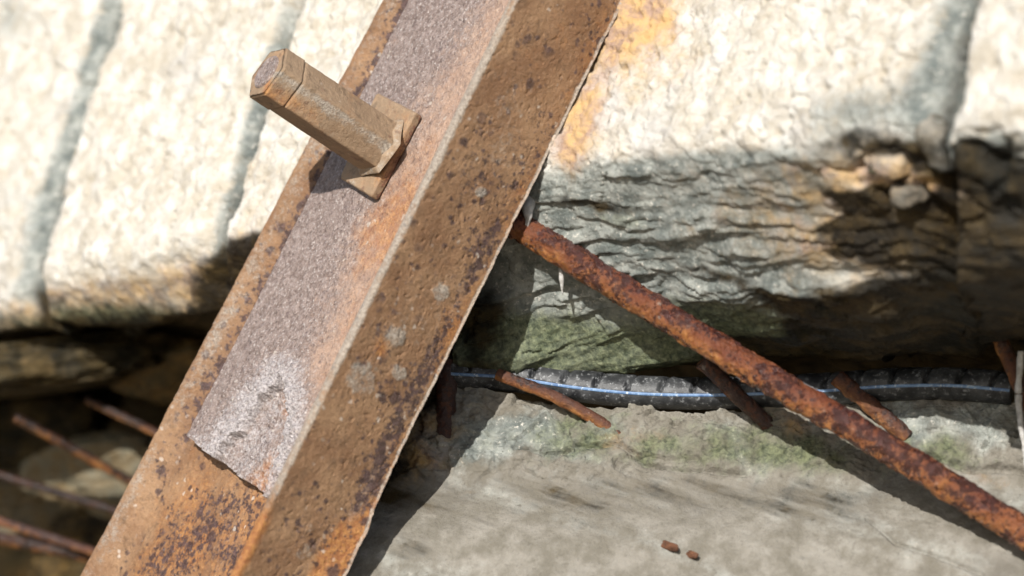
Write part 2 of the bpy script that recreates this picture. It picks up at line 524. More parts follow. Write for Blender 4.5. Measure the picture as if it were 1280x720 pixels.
def stone_block(lpx, rpx, epx, bpx, seed, mask_fn, strata=0.0, res=0.0013, back=0.07, relief=1.0, wall_off=0.0, rubble=None, mpx=None):
    """front face between two joints, a rounded lower arris and the undercut below it"""
    lp = np.array([w3(*p, wall_off) for p in lpx])
    rp = np.array([w3(*p, wall_off) for p in rpx])
    ep = np.array([w3(*p, wall_off) for p in epx])
    Oe = ep.mean(0)
    bp = np.array([hit(*p, Oe, U) if len(p) == 2 else at(*p) for p in bpx])
    hgt = max(np.linalg.norm(lp[0] - lp[-1]), np.linalg.norm(rp[0] - rp[-1]))
    und = np.linalg.norm(bp.mean(0) - Oe)
    wid = np.linalg.norm(ep[-1] - ep[0])
    nc = max(30, int(wid / res))
    nf, nu = max(20, int(hgt / res / 1.15)), max(12, int(und / res))
    c = np.linspace(0, 1, nc)
    r = np.linspace(0, 1, nf)
    L, R = polyline(lp, r), polyline(rp, r)
    ec = smooth_poly(ep, 400)
    ec = polyline(ec, c)
    base = L[-1][None] * (1 - c[:, None]) + R[-1][None] * c[:, None]
    P1 = L[:, None] * (1 - c[None, :, None]) + R[:, None] * c[None, :, None] + (r[:, None, None] ** 3) * (ec - base)[None]
    bc = polyline(smooth_poly(bp, 400), c)
    t = np.linspace(0, 1, nu + 1)[1:]
    if mpx is None:
        P2 = ec[None] * (1 - t[:, None, None]) + bc[None] * t[:, None, None]
    else:
        mc = polyline(smooth_poly([hit(*p, Oe, U) if len(p) == 2 else at(*p) for p in mpx], 400), c)
        ctl = 0.62
        ta, tb_ = np.clip(t / ctl, 0, 1)[:, None, None], np.clip((t - ctl) / (1 - ctl), 0, 1)[:, None, None]
        P2 = np.where(t[:, None, None] < ctl, ec[None] * (1 - ta) + mc[None] * ta, mc[None] * (1 - tb_) + bc[None] * tb_)
    nb = 14
    tb = np.linspace(0, 1, nb + 1)[1:]
    P3 = bc[None] + tb[:, None, None] * (-N * 0.07 + J * 0.075)[None, None]
    P = np.concatenate([P1, P2, P3], 0)
    # round the arris
    k = 9
    Pp = np.concatenate([np.repeat(P[:1], k, 0), P, np.repeat(P[-1:], k, 0)], 0)
    cs = np.cumsum(np.concatenate([np.zeros((1,) + P.shape[1:]), Pp], 0), 0)
    P = (cs[2 * k + 1:] - cs[:-(2 * k + 1)]) / (2 * k + 1)
    Nn = grid_normals(P, -np.array([0, 1.0, 0]))
    row = np.arange(P.shape[0])
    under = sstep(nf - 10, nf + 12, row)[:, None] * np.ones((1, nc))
    tail = sstep(nf + nu - 2, nf + nu + 6, row)[:, None]
    h = front_relief(P, seed) * relief
    if strata:
        hs = strata_relief(P, seed + 3) * strata + 0.004 * fbm(P, 0.05, 3, seed + 5) + 0.0008 * fbm(P, 0.006, 3, seed + 8)
    else:
        hs = 0.006 * fbm(P, 0.05, 4, seed + 5) + 0.0015 * fbm(P, 0.012, 3, seed + 6, 0.6, True)
    if rubble is not None:
        uu, vv = proj(P)
        z = rubble(uu, vv) * under
        d1, d2, c_ = worley(P * np.array([0.7, 0.7, 1.1]) + 0.010 * np.stack([fbm(P, 0.02, 3, k) for k in (31, 32, 33)], -1), 0.019, 5)
        hs = hs * (1 - z) + z * (0.004 * sstep(0, 0.3, d2 - d1) + 0.006 * (c_ - 0.5) - 0.002 + 0.004 * fbm(P, 0.012, 4, 34))
    # arris is nibbled
    nib = np.exp(-((row - nf) / 9.0) ** 2)[:, None]
    h = h * (1 - under) + hs * under * (1 - 0.7 * tail) - nib * 0.004 * np.abs(fbm(P, 0.02, 4, seed + 11))
    # joints: the side arrises fall back
    dl = c[None] * wid + 0.006 * fbm(P, 0.03, 4, seed + 20)
    dr = (1 - c[None]) * wid + 0.006 * fbm(P, 0.03, 4, seed + 21)
    Rr = 0.030
    fall = 0
    for dd, Rr in ((dl, 0.012), (dr, 0.022)):
        x = np.clip(1 - dd / Rr, 0, 1)
        fall = fall + min(Rr, 0.022) * (1 - np.sqrt(np.clip(1 - x * x, 0, 1)))
    u_, v_ = proj(P)
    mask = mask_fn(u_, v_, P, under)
    joint_dark = np.exp(-(np.clip(dr, 0, 1) / 0.0055) ** 2) + 0.6 * np.exp(-(np.clip(dl, 0, 1) / 0.003) ** 2)  # darkens the block edges along the joints
    mask[..., 2] = mask[..., 2] + 0.50 * joint_dark
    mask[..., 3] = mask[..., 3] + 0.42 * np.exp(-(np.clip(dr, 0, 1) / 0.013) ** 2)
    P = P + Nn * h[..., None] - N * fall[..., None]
    # side cheeks going back into the wall
    ck = -N * back + J * back * np.clip((row - nf) / 12.0, 0, 1)[:, None, None]
    P = np.concatenate([P[:, :1] + ck, P, P[:, -1:] + ck], 1)
    mask = np.concatenate([mask[:, :1], mask, mask[:, -1:]], 1)
    me = new_mesh('stone_block', P, grid_faces(P.shape[0], P.shape[1]), mask)
    return link('stone_block', me, M_LIME, None, wall)

def blob(u, v, cu, cv, ru, rv, ang=0.0):
    a = math.radians(ang)
    x, y = (u - cu), (v - cv)
    xr, yr = x * math.cos(a) + y * math.sin(a), -x * math.sin(a) + y * math.cos(a)
    return np.exp(-(xr / ru) ** 2 - (yr / rv) ** 2)

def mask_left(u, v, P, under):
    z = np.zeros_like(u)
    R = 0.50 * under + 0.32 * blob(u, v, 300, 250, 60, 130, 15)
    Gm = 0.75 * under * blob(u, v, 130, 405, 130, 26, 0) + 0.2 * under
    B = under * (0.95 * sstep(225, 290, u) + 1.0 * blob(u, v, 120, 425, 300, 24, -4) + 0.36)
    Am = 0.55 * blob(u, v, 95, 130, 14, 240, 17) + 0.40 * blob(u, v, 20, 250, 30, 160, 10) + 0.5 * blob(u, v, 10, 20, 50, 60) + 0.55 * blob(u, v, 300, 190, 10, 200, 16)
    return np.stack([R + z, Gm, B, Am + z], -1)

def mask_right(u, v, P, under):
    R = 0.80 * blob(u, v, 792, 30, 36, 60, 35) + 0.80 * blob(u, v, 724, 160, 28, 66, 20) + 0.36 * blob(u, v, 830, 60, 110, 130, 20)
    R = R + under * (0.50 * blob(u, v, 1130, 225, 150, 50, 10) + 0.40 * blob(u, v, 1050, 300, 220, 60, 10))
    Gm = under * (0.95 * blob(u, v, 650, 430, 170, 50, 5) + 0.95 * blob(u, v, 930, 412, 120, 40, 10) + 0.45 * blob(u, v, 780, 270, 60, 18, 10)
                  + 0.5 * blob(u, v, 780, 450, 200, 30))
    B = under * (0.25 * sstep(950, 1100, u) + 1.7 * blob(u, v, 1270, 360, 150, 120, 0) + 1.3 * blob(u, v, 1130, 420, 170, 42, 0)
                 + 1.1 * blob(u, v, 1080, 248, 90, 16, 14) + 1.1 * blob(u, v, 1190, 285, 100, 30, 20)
                 + 0.8 * blob(u, v, 1020, 440, 160, 22) + 0.75 * blob(u, v, 600, 380, 40, 110) + 0.5 * blob(u, v, 760, 465, 200, 14) + 0.6 * blob(u, v, 760, 258, 70, 8, 12) + 0.55 * blob(u, v, 880, 335, 120, 8, 18))  # the tall blob by the beam paints the beam's shadow
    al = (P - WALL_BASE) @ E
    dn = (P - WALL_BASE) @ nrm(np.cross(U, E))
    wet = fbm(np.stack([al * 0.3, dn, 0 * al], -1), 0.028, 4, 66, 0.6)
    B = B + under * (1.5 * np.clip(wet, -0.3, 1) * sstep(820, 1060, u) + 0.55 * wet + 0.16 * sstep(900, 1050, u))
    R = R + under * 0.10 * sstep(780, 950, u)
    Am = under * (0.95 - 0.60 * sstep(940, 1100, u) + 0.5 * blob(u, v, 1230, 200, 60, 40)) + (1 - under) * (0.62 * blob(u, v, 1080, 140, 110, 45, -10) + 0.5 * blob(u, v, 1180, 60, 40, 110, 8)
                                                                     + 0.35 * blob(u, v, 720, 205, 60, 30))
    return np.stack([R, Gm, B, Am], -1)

def rub_zone(u, v):
    return np.clip(1.3 * blob(u, v, 1150, 225, 120, 48, 8) + 1.0 * blob(u, v, 1240, 190, 90, 70), 0, 1)

# left of the beam
stone_block([(-230, -420), (-260, 100), (-330, 430)], [(227, -260), (147, 0), (109, 110), (89, 172), (36, 352)],
            [(-330, 430), (-150, 400), (0, 372), (36, 352)], [(-330, 500), (-150, 470), (0, 430), (60, 412)], 1, mask_left, res=0.0017)
stone_block([(232, -260), (153, 0), (115, 110), (96, 172), (42, 348)], [(455, -260), (367, 0), (315, 150), (277, 260), (265, 309)],
            [(42, 348), (100, 342), (190, 322), (265, 309)], [(62, 410), (130, 424), (210, 418), (285, 402)], 2, mask_left)
stone_block([(463, -260), (376, 0), (326, 150), (287, 260), (273, 306)], [(720, -260), (620, 0), (560, 150), (530, 250)],
            [(273, 306), (340, 288), (440, 268), (530, 250)], [(287, 402), (380, 400), (470, 430), (560, 470)], 3, mask_left)
# right of the beam
stone_block([(724, -260), (624, 0), (564, 150), (533, 249)], [(1256, -260), (1197, 0), (1184, 90), (1160, 160)],
            [(533, 249), (640, 228), (690, 216), (800, 192), (900, 182), (1000, 180), (1080, 158), (1160, 160)],
            [(555, 462, -.004), (640, 470, -.006), (760, 474, -.008), (860, 464, -.014), (960, 455, -.022), (1080, 450, -.034), (1190, 440, -.046)], 14, mask_right, strata=1.0, res=0.00115, rubble=rub_zone,
            mpx=[(556, 372, -.006), (640, 374, -.016), (760, 376, -.040), (870, 378, -.070), (980, 384), (1090, 378), (1185, 352)])
stone_block([(1275, -260), (1216, 0), (1203, 90), (1180, 160)], [(1750, -260), (1700, 0), (1690, 160)],
            [(1180, 160), (1260, 150), (1400, 130), (1690, 90)], [(1195, 440, -.047), (1300, 436, -.062), (1420, 430, -.085), (1720, 420, -.15)], 25, mask_right, strata=0.5, res=0.0017, rubble=rub_zone, mpx=[(1190, 352), (1290, 335), (1410, 320), (1700, 290)])

# mortar core behind the joints
ca = np.array([w3(-340, 440, -0.030), w3(1760, 120, -0.030), w3(1760, -420, -0.030), w3(-340, -420, -0.030)])
gx, gy = np.meshgrid(np.linspace(0, 1, 260), np.linspace(0, 1, 110))
bot = ca[0] * (1 - gx[..., None]) + ca[1] * gx[..., None]
top = ca[3] * (1 - gx[..., None]) + ca[2] * gx[..., None]
Pm = bot * (1 - gy[..., None]) + top * gy[..., None]
Pm = Pm + N * (0.006 * fbm(Pm, 0.04, 4, 40))[..., None]
mk = np.zeros(Pm.shape[:2] + (4,))
mk[..., 3] = 0.9
mk[..., 2] = 0.45
mk[..., 1] = 0.35
link('mortar_joint', new_mesh('mortar_joint', Pm, grid_faces(*Pm.shape[:2]), mk), M_LIME, None, wall)

# thick heart of the wall: unseen roof added to block skylight into the hollow
ga, gd = np.meshgrid(np.linspace(-1.5, 1.05, 320), np.linspace(0.028, 0.62, 80))
Pr = WALL_BASE + ga[..., None] * E - gd[..., None] * N + (0.012 - 0.03 * gd)[..., None] * J
Pr = Pr + J * (0.02 * fbm(Pr, 0.1, 4, 45) + 0.006 * fbm(Pr, 0.03, 4, 46))[..., None]
mk = np.zeros(Pr.shape[:2] + (4,))
mk[..., 1] = 0.4
mk[..., 2] = 0.6
link('sky_shield_core', new_mesh('sky_shield_core', Pr, grid_faces(*Pr.shape[:2]), mk), M_CAVE, None, wall)

# ------------------------------------------------------------------ rounded lumps of rock
def rock_mesh(center, radii, axes, seed, amp=0.22, sub=4, mask=(0, 0, 0, 0), layered=0.0, facets=0):
    bm = bmesh.new()
    bmesh.ops.create_icosphere(bm, subdivisions=sub, radius=1.0)
    V = np.array([v.co[:] for v in bm.verts])
    F = np.array([[v.index for v in f.verts] for f in bm.faces])
    bm.free()
    q = np.sign(V) * np.abs(V) ** 0.8
    k = 1 + amp * fbm(V, 0.9, 4, seed) + amp * 0.35 * fbm(V, 0.22, 3, seed + 2, 0.6, True)
    if facets:
        rs = np.random.RandomState(seed)
        pn = nrm(rs.normal(size=(facets, 3)))
        dots = np.clip(V @ pn.T, 0.05, None)
        k = k * np.minimum((rs.uniform(0.62, 0.95, facets)[None] / dots).min(1), 1.25)
    if layered:
        k = k + layered * np.abs(((V[:, 2] * 3 + 0.5 * fbm(V, 0.8, 3, seed + 5)) % 1.0) - 0.5)
    q = q * k[:, None] * np.asarray(radii)
    P = np.asarray(center) + q @ np.asarray(axes)
    mk = np.tile(np.asarray(mask, float), (len(P), 1))
    return new_mesh('stone', P, F, mk)

WAX = np.array([E, -N, J])
# rubble wedged under the right-hand joint: parts of the wall
U2 = U.copy()
if U2[1] > 0:
    U2 = -U2
def under_pt(u, v):
    return hit(u, v, w3(1080, 162), U2)

rub = [(1168, 186, 14, 20, 0.25), (1214, 198, 27, 19, .0), (1274, 246, 25, 18, .0), (1236, 228, 22, 12, .2), (1130, 244, 20, 12, .4), (1100, 212, 15, 9, .4)]
for i, (u, v, a, b, st) in enumerate(rub):
    c = under_pt(u, v) - U2 * 0.0045
    ax3 = np.array([nrm(E + 0.3 * math.sin(i * 2.1) * np.cross(E, U2)), U2, nrm(np.cross(E, U2) - 0.3 * math.sin(i * 2.1) * E)])
    me = rock_mesh(c, (a * S0 * 1.1, 0.0075, b * S0 * 1.3), ax3, 60 + i, 0.25, 4, (st, 0.25 * (i % 3), 0.15 if i in (1, 2) else 0.55, 0.85 if i in (1, 2) else 0.5), facets=12)
    link('rubble_stone', me, M_LIME, None, wall)

# ------------------------------------------------------------------ lower concrete wall
UB = hit(900, 456, w3(900, 182), U)             # lip of the undercut
O_LOW = at(560, 500, 0.0)
NL = nrm(np.cross(at(1280, 520, -0.055) - at(560, 500, 0.0), at(900, 720, -0.084) - at(560, 500, 0.0)))
if NL[1] > 0:
    NL = -NL
print('NL', NL)
topx = [(405, 480), (450, 483), (560, 486), (700, 505), (860, 516), (1000, 508), (1150, 505), (1280, 508), (1500, 505)]
tp = polyline(smooth_poly([hit(*p, O_LOW, NL) for p in topx], 500), np.linspace(0, 1, 620))
botx = [(310, 1050), (640, 1050), (1000, 1050), (1600, 1050)]
bt = polyline(smooth_poly([hit(*p, O_LOW, NL) for p in botx], 400), np.linspace(0, 1, 620))
tt = np.linspace(0, 1, 420) ** 1.35
P = tp[None] * (1 - tt[:, None, None]) + bt[None] * tt[:, None, None]
cap = tp[None] + np.linspace(1, 0, 16)[:-1, None, None] * (-N * 0.10 + J * 0.004)[None, None]
P = np.concatenate([cap, P], 0)
u_, v_ = proj(P)
rough_zone = 1 - sstep(575, 612, v_ + 14 * fbm(P, 0.05, 3, 71))
smooth_z = 1 - rough_zone
h = 0.0065 * fbm(P, 0.035, 5, 72) * (0.25 + 0.75 * rough_zone)
h += 0.0034 * fbm(P, 0.011, 4, 73, 0.6, True) * rough_zone
_, _, cw = worley(np.stack([P @ E * 0.45, P[..., 2], 0 * u_], -1) + 0.006 * fbm(P, 0.02, 4, 89)[..., None], 0.016, 6)
_, _, cw2 = worley(P + 0.003 * fbm(P, 0.008, 3, 91)[..., None], 0.007, 7)
h += rough_zone * (0.0055 * (cw - 0.5) + 0.0018 * (cw2 - 0.5))
# the smooth render coat bulges forward and has a few scored lines
h += 0.010 * smooth_z * sstep(600, 700, v_) + 0.0005 * fbm(P, 0.01, 3, 74)
def crack(pts, width, depth):
    d = np.full(u_.shape, 1e9)
    for (x0, y0), (x1, y1) in zip(pts[:-1], pts[1:]):
        L2 = (x1 - x0) ** 2 + (y1 - y0) ** 2
        t = np.clip(((u_ - x0) * (x1 - x0) + (v_ - y0) * (y1 - y0)) / L2, 0, 1)
        d = np.minimum(d, np.hypot(u_ - x0 - t * (x1 - x0), v_ - y0 - t * (y1 - y0)))
    wig = 3.0 * fbm(P, 0.02, 4, 75)
    return -depth * np.exp(-((d + wig) / width) ** 2)
h += crack([(645, 562), (680, 566), (720, 558), (775, 560), (810, 578), (860, 588), (930, 592)], 3.0, 0.0040)
h += crack([(1160, 570), (1210, 590), (1250, 586), (1330, 600)], 3.5, 0.0045)
h += crack([(1085, 655), (1120, 690), (1165, 705), (1230, 730)], 2.4, 0.0025)
h += crack([(1210, 515), (1236, 540), (1240, 560)], 2.0, 0.0020)
Gm = 0.52 * blob(u_, v_, 880, 560, 260, 40, 4) + 0.5 * blob(u_, v_, 1170, 560, 60, 20, 10) + 0.12 * rough_zone
Rm = 0.55 * blob(u_, v_, 520, 560, 70, 60) + 0.45 * blob(u_, v_, 985, 530, 50, 20, 30) + 0.35 * blob(u_, v_, 780, 555, 120, 20) + 0.35 * blob(u_, v_, 1190, 590, 120, 16, 15)
Bm = 0.75 * blob(u_, v_, 470, 560, 60, 80) + 0.48 * blob(u_, v_, 620, 630, 200, 36, 5) + 0.42 * blob(u_, v_, 930, 622, 270, 26, 6) + 0.5 * blob(u_, v_, 520, 700, 30, 20)  # dark blobs paint the shaded band and the shade beside the beam
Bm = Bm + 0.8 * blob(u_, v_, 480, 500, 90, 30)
Am = 0.30 * smooth_z + 0.25 * blob(u_, v_, 620, 540, 60, 30)
SD = nrm([0.85, 0, -0.5])
Qs = np.stack([(P @ SD) * 0.16, P @ nrm(np.cross(SD, NL)), 0 * u_], -1)
stk = fbm(Qs, 0.012, 5, 78, 0.65)
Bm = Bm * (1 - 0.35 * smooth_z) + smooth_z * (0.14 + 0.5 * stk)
Am = Am + smooth_z * 0.35 * fbm(Qs, 0.03, 3, 79) + rough_zone * (0.34 + 0.6 * fbm(P, 0.03, 4, 77) + 0.3 * blob(u_, v_, 1180, 535, 90, 30) + 0.25 * blob(u_, v_, 640, 545, 90, 30))
Gm = Gm + 0.75 * fbm(P, 0.035, 5, 87, 0.6) * rough_zone
Bm = Bm + 0.40 * np.clip(fbm(P, 0.022, 4, 88), 0, 1) * rough_zone
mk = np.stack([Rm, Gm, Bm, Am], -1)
Nn = grid_normals(P[15:], np.array([0, -1.0, 0]))
Pd = P.copy()
Pd[15:] += Nn * h[15:, :, None]
Pd[:15] += J * (0.004 * fbm(P[:15], 0.02, 4, 76))[..., None]
ft = Pd[-1:].copy()
ft[..., 2] = -1.32
ft[..., 1] -= 0.25
Pd = np.concatenate([Pd, ft], 0)
mk = np.concatenate([mk, mk[-1:]], 0)
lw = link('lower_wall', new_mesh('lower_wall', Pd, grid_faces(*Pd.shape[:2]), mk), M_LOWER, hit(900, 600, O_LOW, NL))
tag(lw, 'cracked grey concrete footing below the undercut, rough above and smooth below', 'wall')

# ------------------------------------------------------------------ rock at the back of the hollow
OB = O_WALL - N * 0.40
ax_, by_ = np.meshgrid(np.linspace(-1.7, 0.95, 560), np.linspace(-1.05, 0.45, 350))
Pb = OB + ax_[..., None] * E + by_[..., None] * J
hb = 0.045 * fbm(Pb, 0.16, 4, 80) + 0.016 * fbm(Pb, 0.05, 4, 81, 0.55, True)
lay = ((by_ + 0.12 * ax_ + 0.03 * fbm(Pb, 0.12, 3, 82)) / 0.05) % 1.0
hb += 0.012 * lay
u_, v_ = proj(Pb)
mk = np.stack([0.45 + 0.3 * fbm(Pb, 0.1, 3, 83), 0.35 + 0.4 * fbm(Pb, 0.08, 3, 84), 0.45 + 0.7 * fbm(Pb, 0.09, 3, 85), 0.3 + 0.3 * fbm(Pb, 0.07, 3, 86)], -1)
Pb = Pb + N * hb[..., None]
bk = link('hollow_back', new_mesh('hollow_back', Pb, grid_faces(*Pb.shape[:2]), mk), M_CAVE, OB)
tag(bk, kind='structure')

# loose stones in the dark hollow left of the beam
hollow = [  # u, v, y, half-width px, half-height px, half-depth, mask, label
    (40, 456, 0.335, 170, 34, 0.05, (0.25, 0.45, 0.68, 0.05), 'long layered brown stone ledge just under the overhanging limestone blocks'),
    (225, 462, 0.37, 70, 34, 0.05, (0.45, 0.45, 0.45, 0.1), 'mossy brown stone beside the beam below the overhang'),
    (50, 535, 0.46, 110, 50, 0.05, (0.2, 0.4, 0.75, 0.1), 'black wet stone under the long layered ledge'),
    (150, 590, 0.42, 75, 44, 0.05, (0.2, 0.35, 0.38, 0.4), 'pale grey rounded stone among the rusty rods in the hollow'),
    (262, 550, 0.50, 60, 40, 0.04, (0.2, 0.35, 0.35, 0.5), 'small greenish stone tucked behind the beam edge'),
    (25, 640, 0.54, 90, 36, 0.05, (0.25, 0.3, 0.45, 0.4), 'squat grey-brown stone behind the long pale rod'),
    (150, 690, 0.50, 110, 45, 0.05, (0.5, 0.25, 0.7, 0.0), 'dark reddish stone at the foot of the hollow'),
]
for i, (u, v, y, a, b, dp, mkk, lab) in enumerate(hollow):
    c = at(u, v, y)
    k = S0 * (D + y) / D
    me = rock_mesh(c, (a * k, dp, b * k), np.array([nrm([1, -0.3, 0.12]), nrm([0.3, 1, 0]), [0, 0, 1.0]]), 90 + i, 0.34 if i == 0 else 0.26, 5, mkk, 0.10, facets=0 if i == 0 else 11)
    o = link('hollow_stone', me, M_CAVE, c - np.array([0, 0, b * k]))
    tag(o, lab, 'stone', 'loose stones in the hollow')

# ------------------------------------------------------------------ tubes: bars, rods, hose
def tube(pts, radius, ds=0.0009, ns=56, disp=None, mask_fn=None, cap=True, name='bar'):
    pts = np.asarray(pts, float)
    sp = smooth_poly(pts, 600) if len(pts) > 2 else polyline(pts, np.linspace(0, 1, 600))
    Ltot = np.linalg.norm(np.diff(sp, axis=0), axis=1).sum()
    n = max(8, int(Ltot / ds))
    C = polyline(sp, np.linspace(0, 1, n))
    T = nrm(np.gradient(C, axis=0))
    up = np.array([0, 0, 1.0])
    s1 = nrm(up - T * (T @ up)[:, None])          # upwards across the bar
    s2 = np.cross(T, s1)
    ph = np.linspace(0, 2 * np.pi, ns, endpoint=False)
    dirs = s1[:, None] * np.cos(ph)[None, :, None] + s2[:, None] * np.sin(ph)[None, :, None]
    P0 = C[:, None] + dirs * radius
    s = np.linspace(0, Ltot, n)
    h = disp(P0, s[:, None] + 0 * ph[None], ph[None] + 0 * s[:, None]) if disp else 0
    P = C[:, None] + dirs * (radius + h)[..., None] if disp else P0
    mk = mask_fn(P0, s[:, None] + 0 * ph[None], ph[None] + 0 * s[:, None], dirs) if mask_fn else np.zeros(P.shape[:2] + (4,))
    if cap:
        for end in (0, -1):
            c0 = P[end].mean(0)
            rings = [c0 + (P[end] - c0) * f + (T[end] * (0.0006 if end else -0.0006)) for f in (0.9, 0.5, 0.02)]
            if end == 0:
                P = np.concatenate([np.array(rings[::-1]), P], 0)
                mk = np.concatenate([mk[:1]] * 3 + [mk], 0)
            else:
                P = np.concatenate([P, np.array(rings)], 0)
                mk = np.concatenate([mk] + [mk[-1:]] * 3, 0)
    return new_mesh(name, P, grid_faces(P.shape[0], ns, True), mk), C, T, s1, s2

def rusty_disp(seed, r, k=1.0):
    def f(P, s, ph):
        h = k * (0.05 * r * fbm(P, 0.018, 3, seed) + 0.11 * r * fbm(P, 0.0055, 4, seed + 1, 0.65))
        fl = fbm(P, 0.011, 4, seed + 2, 0.6)
        return h + k * 0.07 * r * sstep(0.05, 0.14, fl) - k * 0.10 * r * sstep(0.22, 0.3, fbm(P, 0.009, 3, seed + 3))
    return f

def rusty_mask(seed, orange=0.5, dark=0.5, pale=0.1):
    def f(P, s, ph, d):
        top = d[..., 2]
        o = orange - 0.45 * top + 0.35 * fbm(P, 0.03, 3, seed)
        g = dark + 0.45 * np.clip(top, 0, 1) + 1.9 * fbm(P, 0.028, 3, seed + 1)
        b = pale + 0.2 * fbm(P, 0.02, 3, seed + 2)
        return np.stack([o, g, b, 0 * b], -1)
    return f

# the long reinforcing bar
surf_l = hit(650, 300, w3(800, 192), U)
bar_l = at(650, 285, -0.046)
yr = hit(1171, 640, O_LOW, NL)[1]
p0 = at(628, 270, bar_l[1])
ye = yr - 0.030
p1 = at(900, 437, bar_l[1] + (ye - bar_l[1]) * 0.5)
p2 = at(1171, 598, ye)
p3 = at(1400, 742, ye + (ye - bar_l[1]) * 0.42)
me, *_ = tube([p0, p1, p2, p3], 17.4 * S0, 0.0008, 64, rusty_disp(110, 0.008, 1.25), rusty_mask(111, 0.36, 0.85, 0.12))
rb = link('reinforcing_bar', me, M_REBAR, p0)
tag(rb, 'long thick reinforcing bar with flaking orange and wine-red rust', 'steel bar')

# ribs of scale: loose flakes are part of the bar's own skin; small stubs poke out of the footing
def stub(u0, v0, u1, v1, dep0, dep1, rpx, label, group=None, seed=0, mat=None, kinky=0.0, name='rusty_rod', msk=None):
    a = at(u0, v0, dep0)
    b = at(u1, v1, dep1)
    mid = (a + b) / 2 + np.array([0, 0, kinky])
    r = rpx * S0
    me, *_ = tube([a, mid, b], r, 0.0011, 36, rusty_disp(200 + seed, r, 1.2), msk or rusty_mask(210 + seed, 0.35, 0.55, 0.1))
    o = link(name, me, mat or (M_HROD if group else M_ROD), b)
    return tag(o, label, 'steel rod', group)

def ylow(u, v):
    return hit(u, v, O_LOW, NL)[1]

def lower_rod(u0, v0, u1, v1, g0, g1, *a, **k):
    return stub(u0, v0, u1, v1, ylow(u0, v0) - g0, ylow(u1, v1) - g1, *a, **k)

lower_rod(1046, 472, 1134, 546, 0.022, 0.000, 10.5, 'short rusty stub with a round end resting on the pale footing below the hose', seed=1)
lower_rod(878, 452, 968, 538, 0.034, -0.004, 9.5, 'dark thin rod slanting down under the long reinforcing bar', seed=2, msk=rusty_mask(9, 0.1, 1.0, 0.0))
lower_rod(622, 468, 776, 544, 0.020, -0.002, 7.5, 'thin slightly bent rod with an orange tip in front of the hose', seed=3, kinky=0.003)
lower_rod(560, 452, 555, 556, 0.012, -0.004, 12.0, 'upright dark brown rod in the shade beside the beam', seed=4, msk=rusty_mask(10, 0.05, 1.1, 0.0))
lower_rod(1246, 415, 1300, 540, 0.050, 0.030, 9.0, 'rusty rod with white limescale crossing the cut end of the hose', seed=5)

HG = 'rusty rods lying in the dark hollow'
stub(20, 522, 200, 622, 0.30, 0.34, 7, 'reddish brown rod slanting over the pale grey rounded stone', HG, 6)
stub(110, 500, 330, 606, 0.32, 0.24, 6, 'orange-tipped rod running in behind the beam', HG, 7)
stub(-90, 622, 118, 690, 0.32, 0.30, 6.5, 'pale brown rod low down in front of the squat stone', HG, 8, mat=M_ROD)
stub(-60, 575, 150, 640, 0.33, 0.33, 6, 'dark rod in front of the black wet stone', HG, 9, msk=rusty_mask(12, 0.0, 1.1, 0.0))
stub(-60, 660, 200, 715, 0.30, 0.32, 9, 'thick dark red rod at the bottom of the hollow', HG, 10, msk=rusty_mask(13, 0.2, 0.9, 0.0))

# ------------------------------------------------------------------ hose lying in the gap
hp = [(420, 458), (500, 461), (560, 466), (640, 471), (720, 483), (800, 491), (880, 493), (960, 491), (1040, 487), (1110, 482), (1190, 481), (1264, 487)]
hc = []
for (u, v) in hp:
    y = ylow(u, v + 20)
    hc.append(at(u, v, y + 0.001 - 0.006 * float(sstep(900, 1100, np.array(u)))))
HR = 21.5 * S0
def hose_disp(P, s, ph):
    pitch = 0.0175
    up = np.cos(ph - 0.15)
    f = ((s + 0.004 * np.sin(ph)) / pitch) % 1.0
    slit = np.exp(-((f - 0.5) / 0.060) ** 4) * sstep(0.22, 0.40, up)
    return -0.0034 * slit + 0.0003 * fbm(P, 0.02, 3, 130) - 0.0010 * sstep(0.1, 0.9, -up)
me, C, T, s1, s2 = tube(hc, HR, 0.0009, 60, hose_disp, None, True)
hose = link('ribbed_hose', me, M_HOSE, hc[6])
tag(hose, 'black slotted rubber hose with a blue stripe lying in the gap', 'hose')
side = np.sign(-(s2[len(C) // 2][1]))
aa = np.linspace(math.radians(86), math.radians(96), 7) * side
d = s1[:, None] * np.cos(aa)[None, :, None] + s2[:, None] * np.sin(aa)[None, :, None]
Pst = C[:, None] + d * (HR + 0.0005 * np.array([0.1, 1, 1, 1, 1, 1, 0.1]))[None, :, None]
link('blue_stripe', new_mesh('blue_stripe', Pst, grid_faces(*Pst.shape[:2])), M_STRIPE, None, hose)

# white limescale runs
def drip(pts, r0, label, seed):
    def dsp(P, s, ph):
        L = s.max()
        return r0 * (0.5 * fbm(P, 0.006, 3, seed) - 0.75 * sstep(0.35, 1.0, s / L))
    me, *_ = tube(pts, r0, 0.0008, 24, dsp)
    o = link('limescale_drip', me, M_LIMESCALE, pts[-1])
    tag(o, label, 'limescale')
yq = ylow(1275, 520) - 0.036
drip([at(1276, 440, yq), at(1273, 500, yq), at(1280, 560, yq), at(1283, 600, yq)], 4.2 * S0, 'white knobbly limescale run hanging beside the limed rod', 141)
yq = bar_l[1] - 0.010
drip([at(662, 246, yq + 0.004), at(660, 268, yq), at(659, 288, yq)], 7 * S0, 'small grey limescale drip sitting on the upper end of the bar', 142)
yq = at(702, 340, p0[1])[1] - 0.004
drip([at(701, 335, yq), at(702, 350, yq), at(703, 366, yq)], 3.0 * S0, 'tiny white limescale drip hanging under the bar', 143)

